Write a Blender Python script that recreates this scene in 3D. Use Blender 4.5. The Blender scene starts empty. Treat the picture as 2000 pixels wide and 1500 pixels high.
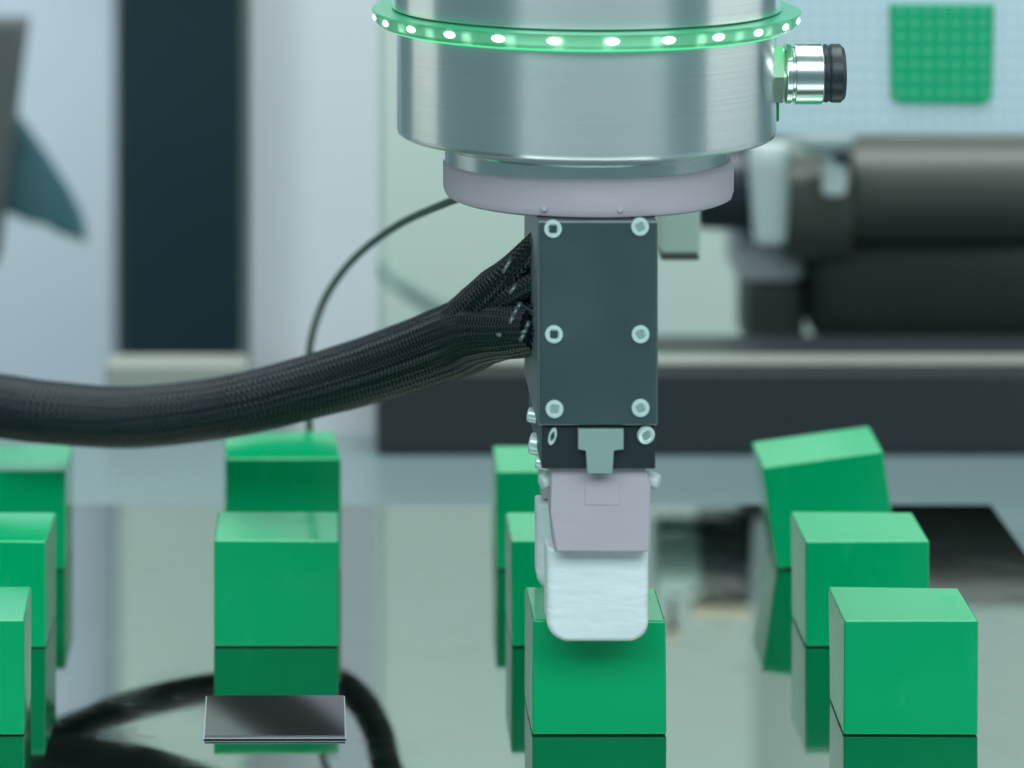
import bpy, bmesh, math, random
from mathutils import Vector, Matrix
random.seed(7)
C = bpy.context.scene.collection
R = math.radians

# ------------------------------------------------------------------ camera, world, lamps, exposure
CX, CY, F, ZC = 610.0, -900.0, 8000.0, 0.45      # the picture's optical axis and focal length, camera height
cam = bpy.data.cameras.new('camera'); co = bpy.data.objects.new('camera', cam); C.objects.link(co)
co.location = (0, 0, ZC); co.rotation_euler = (R(90), 0, 0)
cam.sensor_width = 36; cam.lens = F/2000*36
cam.shift_x = (1000-CX)/2000; cam.shift_y = -(750-CY)/2000
cam.clip_start = .05; cam.clip_end = 60
cam.dof.use_dof = True; cam.dof.focus_distance = 1.56; cam.dof.aperture_fstop = 7.3
bpy.context.scene.camera = co
sc = bpy.context.scene
sc.view_settings.view_transform = 'Standard'; sc.view_settings.look = 'None'
sc.view_settings.exposure = 0.0; sc.view_settings.gamma = 1
sc.cycles.use_denoising = True
sc.cycles.max_bounces = 8
W = bpy.data.worlds.new('World'); sc.world = W; W.use_nodes = True
bg = W.node_tree.nodes['Background']; bg.inputs[0].default_value = (.42, .72, .78, 1); bg.inputs[1].default_value = .26

def lamp(name, loc, target, sx, sy, power, col):
    l = bpy.data.lights.new(name, 'AREA'); l.shape = 'RECTANGLE'; l.size = sx; l.size_y = sy
    l.energy = power; l.color = col
    o = bpy.data.objects.new(name, l); C.objects.link(o); o.location = loc
    o.rotation_euler = (Vector(target)-Vector(loc)).to_track_quat('-Z', 'Y').to_euler()
    return o
lamp('ceiling_softbox', (.15, 1.75, 1.75), (.1, 1.85, 0), 1.6, 1.0, 30, (.93, 1, .98))
lamp('front_fill', (.12, .25, 1.10), (.1, 1.6, .12), 2.8, .6, 31, (.84, .98, 1))  # unseen wide lamp added in front, brightens the middle of the housing
lamp('rear_light', (-.05, 2.05, 1.05), (-.1, 2.9, .38), 2.9, .4, 19, (.97, 1, .98))  # added lamp, lifts the rear wall and its mirror image
lamp('right_light', (1.5, 1.70, .60), (.1, 1.6, .2), 1.3, .9, 4.5, (.95, 1, 1))  # added lamp, keeps the right half of the housing bright
lamp('side_light', (-1.25, 2.25, .55), (.1, 1.6, .2), .8, 1.1, 1.7, (.97, 1, .94))  # added lamp, gives the pale bands at the housing's left edge

def P(px, py, D):            # the place that the photograph shows at (px, py), D metres in front of the camera
    return Vector(((px-CX)/F*D, D, ZC-(py-CY)/F*D))
def PX(px, D): return (px-CX)/F*D
def PZ(py, D): return ZC-(py-CY)/F*D

# ------------------------------------------------------------------ materials
def s2l(c):
    return tuple(((v/255)/12.92 if v/255 <= .04045 else ((v/255+.055)/1.055)**2.4) for v in c)
def mat(name, col, rough=.5, metal=0., var=.06, scale=40., bump=0., bscale=300., bdist=.0005, coat=0., stretch=(1,1,1), aniso=0., emit=None, estr=0., ior=1.5, rvar=0.):
    m = bpy.data.materials.new(name); m.use_nodes = True
    nt = m.node_tree; N = nt.nodes; L = nt.links; b = N['Principled BSDF']
    tc = N.new('ShaderNodeTexCoord'); mp = N.new('ShaderNodeMapping'); mp.inputs['Scale'].default_value = stretch
    L.new(tc.outputs['Object'], mp.inputs['Vector'])
    nz = N.new('ShaderNodeTexNoise'); nz.inputs['Scale'].default_value = scale; nz.inputs['Detail'].default_value = 5
    L.new(mp.outputs[0], nz.inputs['Vector'])
    mx = N.new('ShaderNodeMix'); mx.data_type = 'RGBA'
    mx.inputs['A'].default_value = tuple(min(1, c*(1-var)) for c in col)+(1,)
    mx.inputs['B'].default_value = tuple(min(1, c*(1+var)) for c in col)+(1,)
    L.new(nz.outputs['Fac'], mx.inputs['Factor']); L.new(mx.outputs['Result'], b.inputs['Base Color'])
    b.inputs['Roughness'].default_value = rough; b.inputs['Metallic'].default_value = metal
    b.inputs['IOR'].default_value = ior
    if rvar:
        mr = N.new('ShaderNodeMapRange'); mr.inputs['From Min'].default_value = .3; mr.inputs['From Max'].default_value = .7
        mr.inputs['To Min'].default_value = max(0, rough-rvar); mr.inputs['To Max'].default_value = rough+rvar
        L.new(nz.outputs['Fac'], mr.inputs['Value']); L.new(mr.outputs[0], b.inputs['Roughness'])
    if coat: b.inputs['Coat Weight'].default_value = coat; b.inputs['Coat Roughness'].default_value = .08
    if aniso:
        b.inputs['Anisotropic'].default_value = aniso; b.inputs['Anisotropic Rotation'].default_value = .25
        t = N.new('ShaderNodeTangent'); t.direction_type = 'RADIAL'; t.axis = 'Z'; L.new(t.outputs[0], b.inputs['Tangent'])
    if bump:
        n2 = N.new('ShaderNodeTexNoise'); n2.inputs['Scale'].default_value = bscale; n2.inputs['Detail'].default_value = 3
        L.new(mp.outputs[0], n2.inputs['Vector'])
        bp = N.new('ShaderNodeBump'); bp.inputs['Strength'].default_value = bump; bp.inputs['Distance'].default_value = bdist
        L.new(n2.outputs['Fac'], bp.inputs['Height']); L.new(bp.outputs[0], b.inputs['Normal'])
    if emit:
        b.inputs['Emission Color'].default_value = emit+(1,); b.inputs['Emission Strength'].default_value = estr
    return m
M = {}
M['green'] = mat('green_plastic', (.0, .36, .134), .12, var=.10, scale=22, bump=.08, bscale=160, rvar=.05, ior=1.56)
M['mirror'] = mat('mirror_plate', (.345, .385, .365), .045, 1, var=.05, scale=40, rvar=.03)
M['bed'] = mat('bed_paint', (.14, .20, .21), .3, var=.05, scale=6)
M['steel'] = mat('turned_steel', (.92, .96, .93), .25, 1, var=.07, scale=10, stretch=(.3, .3, 60), aniso=.85, bump=.04, bscale=30)
M['steel2'] = mat('polished_steel', (.72, .78, .76), .2, 1, var=.06, scale=60, aniso=.5)
M['chrome'] = mat('zinc_screw', (.62, .80, .77), .3, .3, var=.08, scale=300)
M['socket'] = mat('screw_socket', (.02, .05, .055), .5)
M['mauve'] = mat('grey_printed_plastic', (.44, .40, .455), .5, var=.05, scale=60, bump=.15, bscale=300, stretch=(1,1,4))
M['pale'] = mat('pale_rubber', (.70, .78, .805), .45, var=.05, scale=50, bump=.45, bscale=55, stretch=(.7,1,2.0), bdist=.004)
M['cover'] = mat('dark_anodised_cover', (.046, .082, .084), .40, .25, var=.14, scale=24, bump=.05, bscale=900, rvar=.10)
M['alu'] = mat('grey_anodised', (.16, .215, .22), .36, .6, var=.08, scale=40)
M['black'] = mat('black_plastic', (.012, .022, .028), .4, var=.2, scale=30)
M['tee'] = mat('milled_grey', (.26, .38, .35), .45, .2, var=.06, scale=90)
M['sleeve'] = mat('black_sleeve', (.003, .009, .013), .5, var=.2, scale=200, ior=1.35)
M['strand'] = mat('braid_strand', (.0025, .010, .015), .22, var=.3, scale=400, ior=1.46)
M['wire'] = mat('thin_green_cable', (.010, .055, .028), .4, var=.1)
M['ring'] = mat('glowing_green_plastic', (.30, .74, .48), .22, var=.15, scale=60, emit=(.06, .55, .22), estr=.15)
M['ring'].node_tree.nodes['Principled BSDF'].inputs['Transmission Weight'].default_value = .55
M['ringlow'] = mat('green_spill_glow', (.05, .5, .2), .4, emit=(.05, .68, .26), estr=1.4)  # for the added glowing band under the light ring
M['ringedge'] = mat('green_ring_edge', (.04, .34, .17), .3, emit=(.03, .5, .2), estr=.08)
M['led'] = mat('white_led', (.9, .95, .95), .3, emit=(.85, 1, .95), estr=3.0)
M['nut'] = mat('brass_nut', (.62, .78, .62), .25, .9, var=.05)
M['dgreen'] = mat('dark_green_seal', (.0, .20, .07), .35)
M['plate'] = mat('dark_polished_plate', (.15, .145, .16), .11, .9, var=.1, scale=60, bump=.02, bscale=60)
M['edge'] = mat('bright_plate_edge', (.60, .66, .68), .3, .6)
M['wallL'] = mat('pale_blue_panel', (.42, .49, .56), .55, var=.10, scale=3)
M['wallG'] = mat('grey_green_panel', (.41, .51, .47), .6, var=.05, scale=2)
M['post'] = mat('off_white_panel', (.55, .57, .60), .5, var=.05, scale=3)
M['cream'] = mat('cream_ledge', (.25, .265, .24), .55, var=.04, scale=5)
M['bcol'] = mat('black_glass_door', (.005, .020, .028), .35, var=.15, scale=5)
M['wedge'] = mat('dark_teal_part', (.03, .10, .12), .45)
M['slab'] = mat('brown_grey_part', (.05, .06, .06), .5)
M['dbox'] = mat('dark_slate_rail', (.014, .020, .023), .5, var=.35, scale=9)
M['arm'] = mat('dark_satin_tube', (.052, .060, .052), .42, var=.15, scale=12)
M['armbase'] = mat('dark_base_paint', (.014, .021, .023), .45, var=.2, scale=12)
M['warm'] = mat('warm_cream_paint', (.95, .80, .55), .5)
M['beige'] = mat('light_ledge', (.24, .26, .23), .4)
M['white'] = mat('white_plastic', (.50, .59, .59), .35, var=.05)
M['screen'] = mat('pale_guard_screen', (.50, .62, .69), .5, var=.04, scale=5)
M['dot'] = mat('screen_hole_rim', (.58, .72, .76), .5)
M['greenp'] = mat('green_sign_plate', (.0, .36, .16), .4, var=.05)
M['gdot'] = mat('green_hole_rim', (.08, .47, .27), .5)

# scuffs and faint scratches on the plastic blocks, smears on the mirror plate
def scuffs(m, col, amount, scale, lo, hi, rough):
    nt = m.node_tree; N = nt.nodes; L = nt.links; b = N['Principled BSDF']
    tc = N.new('ShaderNodeTexCoord'); mp = N.new('ShaderNodeMapping'); mp.inputs['Scale'].default_value = (1, 1, .35); mp.inputs['Rotation'].default_value = (.4, .7, .3)
    oi = N.new('ShaderNodeObjectInfo'); ad = N.new('ShaderNodeVectorMath'); ad.operation = 'ADD'
    L.new(tc.outputs['Object'], ad.inputs[0]); L.new(oi.outputs['Random'], ad.inputs[1]); L.new(ad.outputs[0], mp.inputs['Vector'])
    nz = N.new('ShaderNodeTexNoise'); nz.inputs['Scale'].default_value = scale; nz.inputs['Detail'].default_value = 9; nz.inputs['Roughness'].default_value = .7
    L.new(mp.outputs[0], nz.inputs['Vector'])
    mr = N.new('ShaderNodeMapRange'); mr.inputs['From Min'].default_value = lo; mr.inputs['From Max'].default_value = hi; mr.inputs['To Max'].default_value = amount
    L.new(nz.outputs['Fac'], mr.inputs['Value'])
    old = b.inputs['Base Color'].links[0].from_socket
    mx = N.new('ShaderNodeMix'); mx.data_type = 'RGBA'; mx.inputs['B'].default_value = col+(1,)
    L.new(mr.outputs[0], mx.inputs['Factor']); L.new(old, mx.inputs['A']); L.new(mx.outputs['Result'], b.inputs['Base Color'])
    oldr = b.inputs['Roughness'].links[0].from_socket
    m2 = N.new('ShaderNodeMath'); m2.operation = 'MULTIPLY_ADD'; m2.inputs[1].default_value = rough
    L.new(mr.outputs[0], m2.inputs[0]); L.new(oldr, m2.inputs[2]); L.new(m2.outputs[0], b.inputs['Roughness'])
scuffs(M['green'], (.02, .46, .24), .30, 60, .56, .74, .8)
scuffs(M['mirror'], (.26, .28, .25), .35, 22, .52, .75, .25)

# ------------------------------------------------------------------ mesh helpers
def obj(name, bm, m, parent=None, loc=None, smooth=False, ang=35):
    me = bpy.data.meshes.new(name); bmesh.ops.recalc_face_normals(bm, faces=bm.faces[:]); bm.to_mesh(me); bm.free()
    for k in (m if isinstance(m, (list, tuple)) else [m]): me.materials.append(M[k])
    o = bpy.data.objects.new(name, me); C.objects.link(o)
    if smooth:
        for p in me.polygons: p.use_smooth = True
        me.set_sharp_from_angle(angle=R(ang))
        w = o.modifiers.new('weighted', 'WEIGHTED_NORMAL'); w.weight = 100; w.keep_sharp = True
    if parent:
        o.parent = parent
        o.matrix_parent_inverse = Matrix.Identity(4)
    if loc is not None: o.location = loc
    return o
def tag(o, label=None, cat=None, group=None, kind=None):
    if label: o['label'] = label
    if cat: o['category'] = cat
    if group: o['group'] = group
    if kind: o['kind'] = kind
    return o
def empty(name, loc, label, cat, group=None, rot=(0,0,0)):
    o = bpy.data.objects.new(name, None); o.empty_display_size = .02; C.objects.link(o)
    o.location = loc; o.rotation_euler = rot; return tag(o, label, cat, group)
def box(bm, x0, x1, y0, y1, z0, z1, bev=0, seg=2, mi=0):
    vs = [bm.verts.new(v) for v in ((x0,y0,z0),(x1,y0,z0),(x1,y1,z0),(x0,y1,z0),(x0,y0,z1),(x1,y0,z1),(x1,y1,z1),(x0,y1,z1))]
    fs = [bm.faces.new([vs[i] for i in q]) for q in ((0,3,2,1),(4,5,6,7),(0,1,5,4),(1,2,6,5),(2,3,7,6),(3,0,4,7))]
    for f in fs: f.material_index = mi
    if bev:
        es = list({e for f in fs for e in f.edges})
        r = bmesh.ops.bevel(bm, geom=es, offset=bev, segments=seg, profile=.5, affect='EDGES')
    return bm
def prism(bm, pts, y0, y1, bev=0, mi=0, seg=2):      # outline in x, z; depth along y
    a = [bm.verts.new((x, y0, z)) for x, z in pts]; b = [bm.verts.new((x, y1, z)) for x, z in pts]
    n = len(pts); f = [bm.faces.new(a[::-1]), bm.faces.new(b)]
    for i in range(n): f.append(bm.faces.new((a[i], a[(i+1)%n], b[(i+1)%n], b[i])))
    for q in f: q.material_index = mi
    if bev:
        es = list(f[0].edges)+list(f[1].edges)
        bmesh.ops.bevel(bm, geom=es, offset=bev, segments=seg, profile=.5, affect='EDGES')
    return bm
def lathe(bm, prof, n=96, axis='Z', c=(0,0,0), mi=0):
    rings = []
    for r, h in prof:
        ring = []
        for k in range(n):
            a = 2*math.pi*k/n; u, v = r*math.cos(a), r*math.sin(a)
            p = (u, v, h) if axis == 'Z' else ((h, u, v) if axis == 'X' else (u, h, v))
            ring.append(bm.verts.new((p[0]+c[0], p[1]+c[1], p[2]+c[2])))
        rings.append(ring)
    for a, b in zip(rings, rings[1:]):
        for k in range(n):
            f = bm.faces.new((a[k], a[(k+1)%n], b[(k+1)%n], b[k])); f.material_index = mi
    for rg in (rings[0], rings[-1]):
        f = bm.faces.new(rg); f.material_index = mi
    return bm
def catmull(pts, n):
    out = []; q = [pts[0]+(pts[0]-pts[1])]+list(pts)+[pts[-1]+(pts[-1]-pts[-2])]
    for i in range(1, len(q)-2):
        for k in range(n):
            t = k/n; a, b, c, d = q[i-1], q[i], q[i+1], q[i+2]
            out.append(.5*((2*b)+(c-a)*t+(2*a-5*b+4*c-d)*t*t+(3*b-a-3*c+d)*t*t*t))
    out.append(pts[-1].copy()); return out
def frames(path):
    fr = []; up = Vector((0, 0, 1))
    for i, p in enumerate(path):
        t = (path[min(i+1, len(path)-1)]-path[max(i-1, 0)]).normalized()
        n = (up-t*up.dot(t)).normalized() if abs(up.dot(t)) < .999 else n
        up = n; fr.append((p, t, n, t.cross(n)))
    return fr
def tube(bm, path, rad, n=12, mi=0):
    fr = frames(path); rings = []
    for i, (p, t, a, b) in enumerate(fr):
        r = rad[i] if isinstance(rad, (list, tuple)) else rad
        rings.append([bm.verts.new(p+(a*math.cos(2*math.pi*k/n)+b*math.sin(2*math.pi*k/n))*r) for k in range(n)])
    for A, B in zip(rings, rings[1:]):
        for k in range(n):
            f = bm.faces.new((A[k], A[(k+1)%n], B[(k+1)%n], B[k])); f.material_index = mi
    bm.faces.new(rings[0]); bm.faces.new(rings[-1][::-1]); return bm
NB = bmesh.new

# ------------------------------------------------------------------ the bed of the machine
b = box(NB(), -1.3, 1.5, .8, 2.20, -.06, -.020, .002)
tag(obj('machine_bed', b, 'bed'), kind='structure')
b = box(NB(), -.60, .3167, 1.15, 1.91, -.0199, 0, .0008)
mp = obj('mirror_plate', b, 'mirror', smooth=True)
tag(mp, 'mirror polished metal plate that carries the green blocks and shows their reflections', 'plate')

# ------------------------------------------------------------------ green blocks
BW, BD, BH = .0505, .049, .0433
def block_bm(w=BW, d=BD, h=BH, seed=0):
    rnd = random.Random(seed); bm = NB(); box(bm, -w/2, w/2, -d/2, d/2, 0, h)
    for v in bm.verts: v.co += Vector((rnd.uniform(-1,1), rnd.uniform(-1,1), 0))*.0003 + (Vector((0,0,rnd.uniform(-1,1)*.0003)) if v.co.z > .01 else Vector())
    bmesh.ops.bevel(bm, geom=bm.edges[:], offset=rnd.uniform(.0007, .0012), segments=3, profile=.5, affect='EDGES')
    return bm
blocks = [  # left X, front Y, yaw, roll, w, d, label
 (-.1592, 1.540, 1.0, 0, 'green block cut by the left picture edge, front one of the leftmost row'),
 (-.1582, 1.663, -1.5, 0, 'green block in the leftmost row between the front one and the one under the hose'),
 (-.1580, 1.788, 0, 0, 'green block at the left edge, rearmost one directly under the thick black hose'),
 (-.0398, 1.663, 0, 0, 'lone squarely set green block behind the dark square plate'),
 (-.0390, 1.788, 2.5, 0, 'green block just under the hose, behind the lone block at the dark plate'),
 (.0826, 1.540, 0, 0, 'green block held between the pale gripper fingers'),
 (.0808, 1.663, 0, 0, 'green block directly behind the gripped one, mostly hidden by the fingers'),
 (.0805, 1.788, 0, 0, 'pale topped green block half hidden behind the left side of the gripper, rearmost'),
 (.2002, 1.540, -.6, 0, 'green block nearest the lower right corner with a pale shiny top'),
 (.2002, 1.663, 0, 0, 'green block in the right hand row between the nearest and the crooked one'),
 (.2042, 1.788, -1, -8.2, 'crooked green block tilted to one side at the rear of the right hand row'),
]
for i, (x, y, yaw, roll, lab) in enumerate(blocks):
    o = obj('green_block', block_bm(seed=i), 'green', smooth=True)
    tag(o, lab, 'block', 'green blocks set out in rows on the mirror plate')
    o.location = (x+BW/2, y+BD/2, .0002)
    o.rotation_euler = (0, R(roll), R(yaw))
    if roll: o.location.z += math.sin(R(abs(roll)))*BW/2; o.scale = (1.05, 1, 1.05)
    if 'just under' in lab: o.rotation_euler.x = R(.8); o.location.z += math.sin(R(.8))*BD/2; o.scale = (1, 1.02, 1.13)
# the empty place of the grid: a dark square plate
t = empty('square_plate', (PX(537, 1.535), 1.535, .0004), 'dark polished tilted plate with thin bright rim lying before the lone green block', 'plate')
t.rotation_euler = (0, 0, R(.3))
bm = NB(); hw = .0267; dl, hb = .0385, .0057
q = [(0, 0), (dl, 0), (dl, hb-.0006), (0, .0004)]
vs = [[bm.verts.new((x, y, z)) for y, z in q] for x in (-hw, hw)]
bm.faces.new(vs[0]); bm.faces.new(vs[1][::-1])
for k in range(4): bm.faces.new((vs[0][k], vs[0][(k+1)%4], vs[1][(k+1)%4], vs[1][k]))
obj('wedge', bm, 'edge', t)
tilt = math.atan2(hb-.001, dl)
o = obj('face', box(NB(), -hw+.0004, hw-.0004, .0004, dl-.0003, 0, .0007, .0002), 'plate', t, smooth=True); o.rotation_euler = (tilt, 0, 0); o.location = (0, 0, .0004)

# ------------------------------------------------------------------ robot tool
AX, AY = .1045, 1.565
tool = empty('robot_tool', (AX, AY, .30), 'silver robot wrist with glowing green light ring carrying a dark gripper over the block', 'robot gripper')
def tx(px, D): return PX(px, D)-AX
def ty(D): return D-AY
def tz(py, D): return PZ(py, D)-.30
Z = lambda z: z-.30
b = lathe(NB(), [(.060, Z(.400)), (.0742, Z(.400)), (.0742, Z(.2715))], 160); obj('upper_housing', b, 'steel', tool, smooth=True)
b = lathe(NB(), [(.0724, Z(.2700)), (.0724, Z(.2254)), (.0719, Z(.2237)), (.0706, Z(.2228)), (.055, Z(.2228))], 160)
obj('housing', b, 'steel', tool, smooth=True)
b = lathe(NB(), [(.0738, Z(.2706)), (.0810, Z(.2706)), (.0815, Z(.2698)), (.0812, Z(.2692)), (.0803, Z(.2660)), (.0785, Z(.2646)), (.0770, Z(.2646))], 160)
ring = obj('light_ring', b, 'ring', tool, smooth=True)
b = lathe(NB(), [(.0808, Z(.2707)), (.0816, Z(.2706)), (.0818, Z(.2702)), (.0814, Z(.2699))], 160); obj('ring_edge', b, 'ringedge', ring, smooth=True)
b = lathe(NB(), [(.0738, Z(.2645)), (.0768, Z(.2645)), (.0768, Z(.2638)), (.0738, Z(.2638))], 160); obj('spill_band', b, 'ringlow', ring, smooth=True)  # added glowing band hidden under the ring, spills green onto the housing
lb = NB(); bmesh.ops.create_icosphere(lb, subdivisions=2, radius=1); bmesh.ops.scale(lb, vec=(.0007, .0027, .0013), verts=lb.verts)
led0 = None
for k in range(24):
    a = R(-90-12+15*k)
    if led0 is None: led0 = obj('led', lb, 'led', ring, smooth=True); o = led0
    else: o = led0.copy(); C.objects.link(o); o.parent = ring
    o.location = (.0809*math.cos(a), .0809*math.sin(a), Z(.2680)); o.rotation_euler = (0, 0, a)
b = lathe(NB(), [(.0552, Z(.2227)), (.0552, Z(.2190)), (.0540, Z(.2182)), (.0540, Z(.2128))], 128)
obj('collar', b, 'steel2', tool, smooth=True)
# adapter disc with a flat on its right
bm = NB(); lathe(bm, [(.0540, Z(.2140)), (.0553, Z(.2127)), (.0558, Z(.2120)), (.0557, Z(.2025)), (.0546, Z(.2000)), (.0525, Z(.1990))], 128)
for v in bm.verts:
    if v.co.x > .053: v.co.x = .053+(v.co.x-.053)*.7
    v.co.x += .0012
obj('adapter_disc', bm, 'mauve', tool, smooth=True)
for px in (1063, 1210):
    b = lathe(NB(), [(.0008, -.0003), (.0011, 0), (.0010, .0010)], 16, 'Y'); o = obj('set_screw', b, 'mauve', tool, smooth=True)
    o.location = (tx(px, 1.512), -math.sqrt(.0558**2-tx(px, 1.512)**2)-.0002, tz(408, 1.512))

DF = 1.505
body = obj('gripper_body', box(NB(), tx(1050, DF), tx(1286, DF), ty(DF+.002), ty(1.600), tz(834, DF), Z(.1992), .0008), 'alu', tool, smooth=True)
obj('cover_plate', box(NB(), tx(1056, DF), tx(1281, DF), ty(DF), ty(DF+.0021), tz(829, DF), Z(.1988), .0004), 'cover', body, smooth=True)
def screw(px, py, D, parent, r=.00335, dark=True, rot=0, name='screw'):
    bm = NB()
    lathe(bm, [(r, .0008), (r, -.0002), (r*.93, -.0007), (r*.62, -.0008), (r*.52, -.0003)], 32, 'Y')
    s = r*.50; w = r*.17
    for a in (0, math.pi/2):
        q = [(-s, -w), (s, -w), (s, w), (-s, w)]
        q = [(x*math.cos(a)-z*math.sin(a), x*math.sin(a)+z*math.cos(a)) for x, z in q]
        prism(bm, q, -.00045+a*.00002, -.0002, mi=1)
    lathe(bm, [(r*.44, -.0002), (r*.44, -.00052)], 20, 'Y', mi=1)
    o = obj(name, bm, ['chrome', 'socket' if dark else 'tee'], parent, smooth=True)
    o.location = (tx(px, D), ty(D), tz(py, D)); o.rotation_euler = (0, R(rot), 0); return o
for px, py, dk in ((1080,447,1),(1250,443,0),(1082,653,1),(1251,653,0),(1083,799,0),(1251,797,0)):
    screw(px, py, DF-.0002, body, dark=bool(dk), rot=45 if px < 1100 else 20)
# guide block under the body, with the tee of the jaw slide
D2 = 1.508
obj('jaw_guide', box(NB(), tx(1058, D2), tx(1280, D2), ty(D2), ty(1.598), tz(916, D2), tz(833, D2), .0005), 'black', tool, smooth=True)
pts = [(1129,838),(1218,838),(1218,878),(1197,878),(1197,925),(1146,925),(1146,878),(1129,878)]
obj('jaw_slide', prism(NB(), [(tx(x, 1.505), tz(y, 1.505)) for x, y in pts][::-1], ty(1.5045), ty(1.5075), .0003), 'tee', tool, smooth=True)
s = screw(1262, 850, 1.5072, tool, r=.0034, dark=False, rot=25, name='cap_screw'); s.rotation_euler = (R(12), R(22), R(24))
s = screw(1079, 852, 1.5076, tool, r=.0026, dark=True, rot=15, name='cap_screw'); s.scale = (.55, 1, 1.3)
for px, py, r, D in ((1048, 812, .0030, 1.55), (1052, 868, .0042, 1.545), (1064, 905, .0026, 1.54)):
    bm = NB(); lathe(bm, [(r*.55, -.0035), (r*.9, -.0032), (r, -.0022), (r, .0035)], 20, 'X')
    o = obj('side_screw', bm, 'chrome', tool, smooth=True); o.location = (tx(px, D), ty(D), tz(py, D)); o.rotation_euler = (0, R(8), R(-14))
# gripper fingers: the front one before the block, the rear one behind it
def finger(D0, D1, Dt, s, front=True):
    X = lambda px: PX(px, 1.512)-AX
    Zf = lambda py: PZ(py, 1.512)-.30
    pts = [(1074,908),(1082,906),(1140,914),(1215,910),(1248,900),(1257,902),(1271,948),(1269,1078),(1084,1078),(1076,1000)]
    f = obj('finger', prism(NB(), [(X(x), Zf(y)) for x, y in pts][::-1], ty(D0), ty(D1), .0010, seg=3), 'mauve', tool, smooth=True)
    # rounded pale tip
    x0, x1 = PX(1068, 1.522)-AX, PX(1266, 1.522)-AX; z1 = PZ(1074, 1.518)-.30; z0 = Z(.0408); r = .0075
    ya, yb = (ty(Dt), ty(1.5393)) if front else (ty(1.5900), ty(Dt))
    def outline(ins):
        a0, a1, b0, b1 = x0+ins, x1-ins, z0+ins*.8, z1-ins*.4; out = []
        for cx_, cz_, rr_, st in ((a0, b1, .0008, 90), (a0, b0, max(.0012, r-ins), 180), (a1, b0, max(.0012, r*.9-ins), 270), (a1, b1, .0008, 0)):
            for k in range(11):
                an = R(st+9*k); sx = 1 if cx_ == a0 else -1; sz = 1 if cz_ == b0 else -1
                out.append((cx_+sx*rr_+rr_*math.cos(an), cz_+sz*rr_+rr_*math.sin(an)))
        return [(x, z-(.0005*(1-((x-(a0+a1)/2)/((a1-a0)/2))**2) if z < b0+.0001 else 0)) for x, z in out]
    bm = NB(); rb = .0028; loops = []
    for k in range(8): t_ = math.pi/2*k/7; loops.append((ya+rb*(1-math.sin(t_)), rb*(1-math.cos(t_))*1.0))
    loops = [(ya+rb*(1-math.cos(math.pi/2*k/7)), rb*(1-math.sin(math.pi/2*k/7))) for k in range(8)]
    loops += [(yb-rb*.5, 0), (yb-.0004, .0002), (yb, .0006)]
    vv = [[bm.verts.new((x, y, z)) for x, z in outline(i_)] for y, i_ in loops]
    for A_, B_ in zip(vv, vv[1:]):
        for k in range(len(A_)): bm.faces.new((A_[k], A_[(k+1)%len(A_)], B_[(k+1)%len(A_)], B_[k]))
    bm.faces.new(vv[0]); bm.faces.new(vv[-1])
    tip = obj('fingertip', bm, 'pale', f, smooth=True, ang=60)
    if front:
        obj('inset_tab', box(NB(), X(1142), X(1210), ty(D0)-.0003, ty(D0)+.001, Zf(986), Zf(924), .0003), 'mauve', f, smooth=True)
        for px, py in ((1070, 945), (1277, 945)):
            bm = NB(); lathe(bm, [(.0014, -.003), (.0028, -.0024), (.0032, 0), (.0030, .003)], 20, 'X')
            o = obj('pivot_screw', bm, 'white', f, smooth=True); o.location = (X(px), ty(D0)+.006, Zf(py)); o.rotation_euler = (0, R(-12), R(20 if px < 1100 else 160))
    return f
finger(1.5115, 1.536, 1.520, 1)
fb = finger(1.594, 1.612, 1.606, 1, False)

# connector on the housing's right side
cz = tz(143, AY); bx = .0705
bm = NB(); lathe(bm, [(.0122, bx), (.0122, bx+.0040), (.0112, bx+.0050)], 6, 'X', (0, 0, cz)); obj('connector_nut', bm, 'nut', tool)
bm = NB(); lathe(bm, [(.0105, bx+.005), (.0115, bx+.0056), (.0115, bx+.0075), (.0108, bx+.0080), (.0108, bx+.0085), (.0118, bx+.009), (.0118, bx+.0190), (.0110, bx+.0198)], 64, 'X', (0, 0, cz))
for v in bm.verts:
    pass
conn = obj('connector_sleeve', bm, 'steel2', tool, smooth=True)
bm = NB(); lathe(bm, [(.0095, bx+.0195), (.0108, bx+.0200), (.0112, bx+.0212), (.0106, bx+.0222), (.0112, bx+.0232), (.0112, bx+.0265), (.0098, bx+.0280)], 64, 'X', (0, 0, cz))
obj('connector_cap', bm, 'black', tool, smooth=True)
bm = NB(); box(bm, bx-.001, bx+.0030, -.004, .004, cz-.0180, cz-.0105, .0006); obj('connector_seal', bm, 'dgreen', tool, smooth=True)

# bracket seen behind the adapter disc
t = empty('small_bracket', P(1325, 458, 1.77), 'small pale square bracket with dark lower lip right of the gripper top', 'bracket')
D = 1.77
obj('bracket_block', box(NB(), -.0090, .0082, -.014, .014, -.0036, .030, .002), 'wallG', t, smooth=True)
obj('lower_lip', box(NB(), -.0087, .0079, -.0138, .0138, -.0062, -.0037, .0008), 'arm', t, smooth=True)
t.location = (PX(1325, D), D, PZ(470, D))

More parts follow.
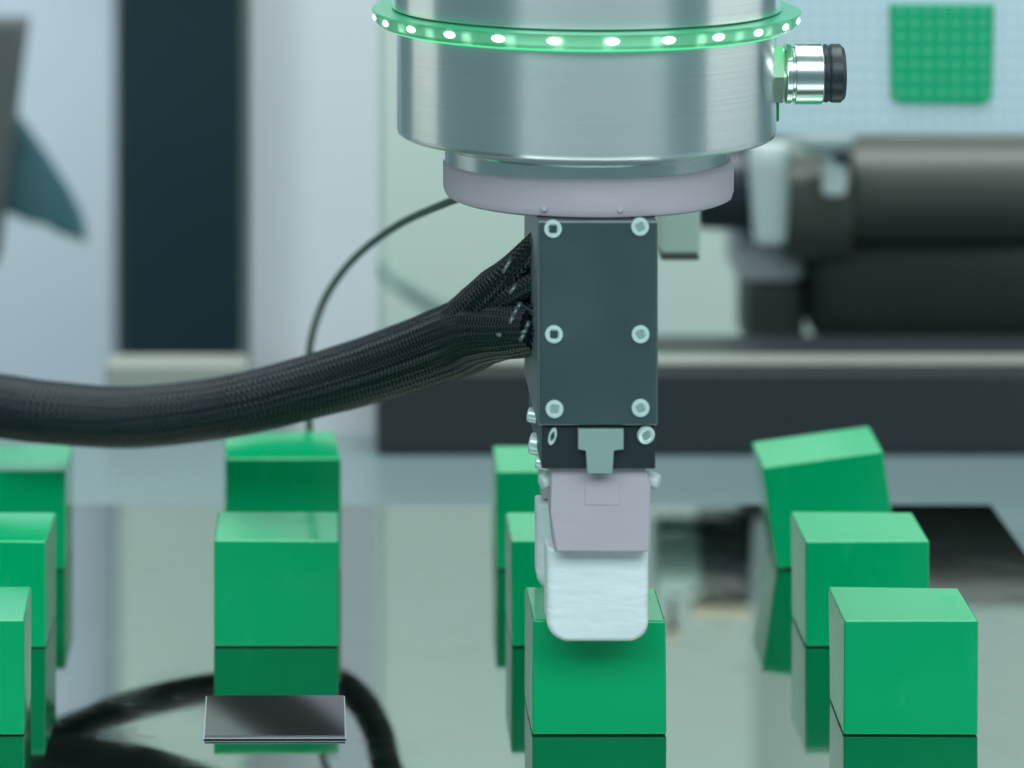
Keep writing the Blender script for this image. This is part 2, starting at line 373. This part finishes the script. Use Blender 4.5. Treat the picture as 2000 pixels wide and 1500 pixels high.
# ------------------------------------------------------------------ braided hose
hp = [(-420,720,1.80,62),(-200,765,1.78,61),(0,793,1.765,60),(100,806,1.755,59),(250,815,1.745,58),(400,801,1.730,58),(500,783,1.715,59),(600,757,1.70,60),
      (700,729,1.68,63),(800,697,1.655,67),(900,660,1.625,71),(950,642,1.600,66),(1000,640,1.575,58),(1062,640,1.545,48)]
ctr = [P(x, y, d) for x, y, d, r in hp]; rr = [r/F*d for x, y, d, r in hp]
NS = 26
path = catmull(ctr, NS)
rad = []
for i in range(len(path)):
    u = min(i/NS, len(rr)-1.0001); k = int(u); tt = u-k; tt = tt*tt*(3-2*tt); rad.append(rr[k]*(1-tt)+rr[k+1]*tt)
hose = empty('braided_hose', path[-1], 'thick black braided hose sweeping from the left edge to the gripper side', 'hose')
def tohose(bm): bmesh.ops.translate(bm, vec=-path[-1], verts=bm.verts); return bm
bm = NB(); tube(bm, path, [r*.975 for r in rad], 40); obj('core', tohose(bm), 'sleeve', hose, smooth=True)
def braid(bm, path, rad, n, w=.00085, pitch=.06):
    fr = frames(path); L = [0]
    for a, c in zip(path, path[1:]): L.append(L[-1]+(c-a).length)
    for d in (1, -1):
        for k in range(n):
            ph = 2*math.pi*(k+(0 if d > 0 else .5))/n; prev = None
            for i in range(len(path)):
                for sub in (0, 1/3, 2/3):
                    if i == len(path)-1 and sub: continue
                    j = min(i+1, len(path)-1)
                    p = fr[i][0].lerp(fr[j][0], sub); a = fr[i][2].lerp(fr[j][2], sub); b_ = fr[i][3].lerp(fr[j][3], sub); r = rad[i]*(1-sub)+rad[j]*sub
                    l = L[i]*(1-sub)+L[j]*sub
                    th = ph+d*2*math.pi*l/pitch
                    nn = a*math.cos(th)+b_*math.sin(th); s = -a*math.sin(th)+b_*math.cos(th)
                    c = p+nn*(r*.985+.00022*math.sin(n*(th-ph)+(0 if d > 0 else math.pi)))
                    q = [bm.verts.new(c-s*w), bm.verts.new(c+nn*.00045), bm.verts.new(c+s*w)]
                    if prev: bm.faces.new((prev[0], prev[1], q[1], q[0])); bm.faces.new((prev[1], prev[2], q[2], q[1]))
                    prev = q
fr = frames(path)
up = [(850,680,1.64,50),(900,643,1.622,55),(940,610,1.603,56),(975,572,1.585,50),(1008,534,1.567,37),(1064,466,1.550,25)]
upath = catmull([P(x, y, d) for x, y, d, r in up], 14)
urad = []
for i in range(len(upath)):
    u = min(i/14, len(up)-1.0001); k = int(u); tt = u-k; urad.append((up[k][3]*(1-tt)+up[k+1][3]*tt)/F*1.59)
bm = NB(); tube(bm, upath, [r*.97 for r in urad], 32); obj('upper_core', tohose(bm), 'sleeve', hose, smooth=True)
mpath = catmull([P(880, 668, 1.632), P(930, 640, 1.606), P(975, 604, 1.584), P(1015, 575, 1.565), P(1064, 548, 1.548)], 14)
mrad = [(50-25*i/(len(mpath)-1))/F*1.59 for i in range(len(mpath))]
bm = NB(); tube(bm, mpath, [r*.97 for r in mrad], 32); obj('middle_core', tohose(bm), 'sleeve', hose, smooth=True)
bm = NB(); braid(bm, mpath, mrad, 16, .00062, .048); braid(bm, path, rad, 26, .00068, .072); braid(bm, upath, urad, 16, .00062, .048)
o = obj('braid', tohose(bm), 'strand', hose, smooth=True, ang=180); tag(o, kind='stuff')
rnd = random.Random(3)
bm = NB()
def hosepoint(fr, px): return min(range(len(fr)), key=lambda i: abs(CX+fr[i][0].x/fr[i][0].y*F-px))
ufr = frames(upath)
for k in range(16):                      # single wires leaving the upper branch
    i0 = hosepoint(ufr, 930+50*rnd.random()); p, t_, a, c = ufr[i0]; th = rnd.uniform(-1.2, 1.9)
    s0 = p+(a*math.cos(th)+c*math.sin(th))*urad[i0]*.9
    e = P(1046, 462+72*k/15, 1.548+rnd.uniform(-.008, .01)); m1 = s0.lerp(e, .5)+Vector((.001, 0, -.001))
    tube(bm, catmull([s0, m1, e], 8), .0009+.0006*rnd.random(), 6)
for k in range(14):                      # wires over the sleeve's mouth
    i0 = hosepoint(fr, 950+50*rnd.random()); p, t_, a, c = fr[i0]; th = rnd.uniform(-2.6, .2)
    s0 = p+(a*math.cos(th)+c*math.sin(th))*rad[i0]*.95; e = P(1046, 596+84*rnd.random(), 1.53+rnd.uniform(-.004, .02))
    tube(bm, catmull([s0, s0.lerp(e, .5)+Vector((0, -.002*rnd.random(), rnd.uniform(-.002, .002))), e], 8), .0008+.0004*rnd.random(), 6)
o = obj('loose_strands', tohose(bm), 'strand', hose, smooth=True, ang=180); tag(o, kind='stuff')
bm = NB()                                    # pale glints at the sleeve's laced end, built as short light tubes
for x, y, D, dx, dz in ((983,532,1.555,.0022,.0040),(988,524,1.555,.0020,.0036),(996,572,1.546,.0024,.0030),(1010,602,1.535,.0014,.0018),(1003,614,1.533,.0014,.0022),(996,630,1.531,.0012,.0022),(1020,650,1.528,.0016,.0010),(1016,664,1.528,.0016,.0024),(972,654,1.553,.0016,.0002),(1028,640,1.530,.0010,.0020)):
    p = P(x, y, D-.012); q = p+Vector((dx, .0005, dz))
    tube(bm, [p, (p+q)/2+Vector((0, -.0012, 0)), q], .0008, 8)
o = obj('lacing_glints', tohose(bm), 'alu', hose, smooth=True, ang=180); tag(o, kind='stuff')

# thin cable looping down behind the hose
pts = [(925,378,1.62),(870,397,1.66),(780,438,1.74),(700,497,1.81),(645,565,1.85),(615,635,1.87),(603,700,1.88),(602,780,1.885),(606,860,1.89),(614,960,1.885),(628,1005,1.883)]
bm = NB(); tube(bm, catmull([P(*p) for p in pts], 14), .00165, 12)
tag(obj('thin_cable', bm, 'wire', smooth=True), 'thin dark green cable arching from the wrist down behind the hose', 'cable')
# second thick cable running behind the hose; the mirror plate shows it
def refl(px, yr, D): z = (yr+900)/F*D-ZC; return Vector((PX(px, D), D, z))
pts = [refl(-400,1390,1.83), refl(-200,1400,1.81), refl(60,1440,1.786), refl(150,1420,1.792), refl(230,1388,1.803), refl(330,1360,1.818), refl(430,1342,1.832), refl(540,1325,1.845), refl(640,1328,1.855), refl(700,1365,1.85), refl(738,1430,1.83), refl(765,1520,1.80), refl(850,1610,1.765), refl(915,1730,1.72)]
cpath = catmull(pts, 16)
bm = NB(); tube(bm, cpath, .0064, 20)
cb = obj('rear_cable', bm, 'sleeve', smooth=True); tag(cb, 'second black braided cable behind the hose, seen mirrored in the plate', 'cable')
frc = frames(cpath); bm = NB()
for d in (1, -1):
    for k in range(16):
        pv = None
        l = 0
        for i, (p, t_, a, c) in enumerate(frc):
            if i: l += (p-frc[i-1][0]).length
            th = 2*math.pi*k/16+d*2*math.pi*l/.03; n = a*math.cos(th)+c*math.sin(th); s = -a*math.sin(th)+c*math.cos(th); cc = p+n*.0065
            q = [bm.verts.new(cc-s*.0004), bm.verts.new(cc+n*.0003), bm.verts.new(cc+s*.0004)]
            if pv: bm.faces.new((pv[0], pv[1], q[1], q[0])); bm.faces.new((pv[1], pv[2], q[2], q[1]))
            pv = q
o = obj('braid', bm, 'strand', cb, smooth=True, ang=180); tag(o, kind='stuff')

# ------------------------------------------------------------------ background, out of focus
# far wall panels, about 2.9 m away
DW = 2.9
def panel(name, x0, x1, y0, y1, D, th, m, label, cat, bev=.003):
    ox = PX((x0+x1)/2, D); w = PX(x1, D)-PX(x0, D); z1, z0 = PZ(y0, D), PZ(y1, D)
    o = obj(name, box(NB(), -w/2, w/2, 0, th, 0, z1-z0, bev), m, smooth=True, loc=(ox, D, z0)); tag(o, label, cat); return o
o = panel('rear_wall', -900, 3200, -2200, 1000, DW+.12, .05, 'wallG', None, None); o['kind'] = 'structure'
panel('wall_panel', -700, 226, -1400, 960, DW, .05, 'wallL', 'pale blue blurred wall panel left of the black door strip', 'panel')
panel('upper_fill_panel', 228, 480, -1400, -205, DW-.06, .05, 'wallG', 'grey green panel added above the black door strip to brighten its mirrored view', 'panel')  # out of view, set nearer than the wall to brighten the mirror's left side
bd = panel('door_panel', 238, 476, -190, 719, DW-.01, .04, 'bcol', 'tall black glossy door strip behind the hose on the left', 'door')
# a rounded, dark machine part and slab at the left edge
t = empty('machine_guard', P(20, 500, 2.4), 'dark slanted machine part with pointed teal fin at the left picture edge', 'machine part')
rel = lambda x, y: ((PX(x, 2.4)-PX(20, 2.4)), PZ(y, 2.4)-PZ(500, 2.4))
obj('slanted_slab', prism(NB(), [rel(*p) for p in ((-260,45),(50,45),(30,200),(12,360),(-8,520),(-260,560))][::-1], 0, .04, .004), 'slab', t, smooth=True)
obj('fin', prism(NB(), [rel(*p) for p in ((-30,240),(28,258),(80,335),(125,405),(150,450),(160,502),(110,485),(45,445),(-30,430))][::-1], .045, .065, .004), 'wedge', t, smooth=True)
# near rear panels standing on the bed
DP = 2.15
b = NB(); x0, x1 = PX(486, DP), PX(737, DP); z0, z1 = -.02, .62
n = 18; prof = []
for k in range(n+1):
    u = k/n; prof.append((x0+(x1-x0)*u, DP+.055*(1-math.sin(min(1, u*1.9)*math.pi/2))))
vs = []
for z in (z0, z1): vs.append([b.verts.new((x, y, z)) for x, y in prof]+[b.verts.new((x1, DP+.08, z)), b.verts.new((x0, DP+.08, z))])
m_ = len(vs[0])
for k in range(m_): b.faces.new((vs[0][k], vs[0][(k+1)%m_], vs[1][(k+1)%m_], vs[1][k]))
b.faces.new(vs[0]); b.faces.new(vs[1][::-1])
tag(obj('curved_post', b, 'post', smooth=True), 'wide off white post with rounded left edge behind the thin cable', 'post')
o = panel('rear_ledge', 205, 485, 712, 884, DP, .03, 'cream', 'low cream ledge below the black door strip, behind the hose', 'ledge')
# grey green cupboard between the post and the arm
o = panel('cupboard', 739, 1475, -1500, 712, 2.72, .12, 'wallG', 'grey green cupboard front behind the gripper', 'cupboard')
bm = NB(); tube(bm, catmull([P(700,455,2.60), P(745,515,2.60), P(790,560,2.60), P(850,600,2.62), P(930,628,2.66)], 10), .005, 12)
tag(obj('faint_cable', bm, 'tee', smooth=True), 'short blurred grey cable above the hose, sloping down to the right', 'cable')
# dark rail box behind the mirror plate, with a light ledge on top
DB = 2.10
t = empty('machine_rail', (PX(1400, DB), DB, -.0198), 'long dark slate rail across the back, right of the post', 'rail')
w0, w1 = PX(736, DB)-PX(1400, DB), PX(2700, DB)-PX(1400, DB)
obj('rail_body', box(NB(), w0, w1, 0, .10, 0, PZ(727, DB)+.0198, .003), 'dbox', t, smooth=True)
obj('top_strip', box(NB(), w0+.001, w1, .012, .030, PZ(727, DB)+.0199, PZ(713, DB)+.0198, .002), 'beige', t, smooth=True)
# the robot arm at the right
DA = 2.22
t = empty('background_robot', P(1700, 368, DA), 'thick dark horizontal robot arm with white collar, blurred at the right', 'robot arm')
ox = PX(1700, DA); X_ = lambda px, D=DA: PX(px, D)-ox
ra = 104/F*DA
def arm_part(name, x0, x1, r0, r1, m, dz=0, n=48):
    bm = NB(); lathe(bm, [(r0*.96, X_(x0)), (r0, X_(x0)+.002), (r1, X_(x1)-.002), (r1*.96, X_(x1))], n, 'X', (0, 0, dz)); return obj(name, bm, m, t, smooth=True)
arm_part('arm_tube', 1655, 2700, ra, ra, 'arm')
arm_part('arm_joint', 1532, 1654, ra*.97, ra*1.0, 'arm', dz=-.010)
arm_part('arm_neck', 1362, 1452, ra*.78, ra*.82, 'black', dz=.001)
arm_part('end_collar', 1278, 1361, ra*.75, ra*.75, 'tee', dz=.004)
bm = NB(); lathe(bm, [(PX(72,1)*0+.0085, -.026), (.0092, -.020), (.0118, .014), (.0118, .022), (.010, .026)], 32, 'Z')
o = obj('white_collar', bm, 'white', t, smooth=True); o.location = (X_(1493), -.026, .002)
bm = NB(); box(bm, X_(1453), X_(1533), -.018, .03, -.026, .027, .004); obj('joint_core', bm, 'black', t, smooth=True)
bm = NB(); bmesh.ops.create_uvsphere(bm, u_segments=24, v_segments=16, radius=1); bmesh.ops.scale(bm, vec=(.0165, .014, .0105), verts=bm.verts)
o = obj('white_elbow', bm, 'white', t, smooth=True); o.location = (X_(1594), -.035, .0335)
bm = NB(); lathe(bm, [(.004, -.008), (.0065, -.006), (.0068, .012), (.005, .014)], 24, 'Z'); o = obj('white_tube', bm, 'white', t, smooth=True); o.location = (X_(1612), -.038, .0100)
bm = NB(); lathe(bm, [(.004, -.003), (.0058, -.002), (.0058, .002), (.004, .003)], 24, 'Z'); o = obj('dark_ring', bm, 'black', t, smooth=True); o.location = (X_(1622), -.040, .0225)
bm = NB(); box(bm, X_(1588), X_(2700), -.005, .12, PZ(706, DA)-PZ(368, DA), PZ(455, DA)-PZ(368, DA), .02); obj('arm_base', bm, 'armbase', t, smooth=True)
bm = NB(); box(bm, X_(1442), X_(1586), .02, .08, PZ(570, DA)-PZ(368, DA), PZ(440, DA)-PZ(368, DA), .008); obj('pale_mount', bm, 'post', t, smooth=True)
bm = NB(); box(bm, X_(1470), X_(1586), .03, .09, PZ(712, DA)-PZ(368, DA), PZ(572, DA)-PZ(368, DA), .006); obj('mount_shade', bm, 'slab', t, smooth=True)  # solid dark block standing in for the shadow below the pale mount
bm = NB(); box(bm, X_(1350), X_(1482), .0, .02, -.0005+PZ(262, DA)-PZ(368, DA), PZ(236, DA)-PZ(368, DA), .002); obj('cream_rail', bm, 'warm', t, smooth=True)
bm = NB(); box(bm, X_(1300), X_(1332), .0, .02, PZ(214, DA)-PZ(368, DA), PZ(188, DA)-PZ(368, DA), .003); obj('cream_clip', bm, 'warm', t, smooth=True)
bm = NB(); box(bm, X_(1312), X_(1320), .004, .012, PZ(300, DA)-PZ(368, DA), PZ(215, DA)-PZ(368, DA)); obj('clip_stem', bm, 'black', t)
# pale perforated guard screen with the green plate, hanging at upper right
DS = 1.96
t = empty('guard_screen', (PX(1770, DS), DS, PZ(262, DS)), 'pale blue guard screen with a grid of round holes behind the connector', 'screen')
w0, w1 = PX(1330, DS)-PX(1770, DS), PX(2500, DS)-PX(1770, DS)
obj('screen_sheet', box(NB(), w0, w1, 0, .002, 0, .35, .0006), 'screen', t)
g = empty('green_plate', (PX(1838, DS), DS-.0012, PZ(200, DS)), 'bright green plate with rounded lower corners and pale dots, upper right', 'sign')
gw = PX(1936, DS)-PX(1838, DS); gh = PZ(8, DS)-PZ(200, DS); rc = .005
pp = [(-gw-.0008, gh), (-gw, rc)]
for k in range(1, 6): a = math.pi/2*k/6; pp.append((-gw+rc-rc*math.cos(a), rc-rc*math.sin(a)))
pp += [(-gw+rc, 0), (gw-rc, -.0006)]
for k in range(1, 6): a = math.pi/2*k/6; pp.append((gw-rc+rc*math.sin(a), rc-rc*math.cos(a)-.0003))
pp += [(gw, rc), (gw+.001, gh)]
obj('plate_sheet', prism(NB(), pp[::-1], -.001, .001), 'greenp', g)
dm = NB(); lathe(dm, [(.0013, 0), (.0015, .0003)], 12, 'Y'); d0 = obj('hole_rim', dm, 'gdot', g); first = True
step = PX(27, DS)-PX(0, DS)
for r in range(7):
    for c in range(7):
        x = -3*step+c*step; z = .0050+r*step
        o = d0 if first else d0.copy()
        if not first: C.objects.link(o); o.parent = g
        first = False
        o.location = (x, -.0013, z)
        if z > gh-.002: o.location.z = z = gh-.0022
dm = NB(); lathe(dm, [(.0012, 0), (.0014, .0003)], 10, 'Y'); d1 = obj('hole_rim', dm, 'dot', t); first = True
gx = g.location.x-t.location.x; gz = g.location.z-t.location.z
cnt = 0
for r in range(0, 12):
    for c in range(-12, 15):
        x = gx+c*step; z = gz+.0050+(r-2)*step
        if z < .003 or (abs(c) <= 3.6 and r >= 1.5) : continue
        if PX(1500, DS)-t.location.x > x: continue
        o = d1 if first else d1.copy()
        if not first: C.objects.link(o); o.parent = t
        first = False; o.location = (x, -.0004, z); cnt += 1
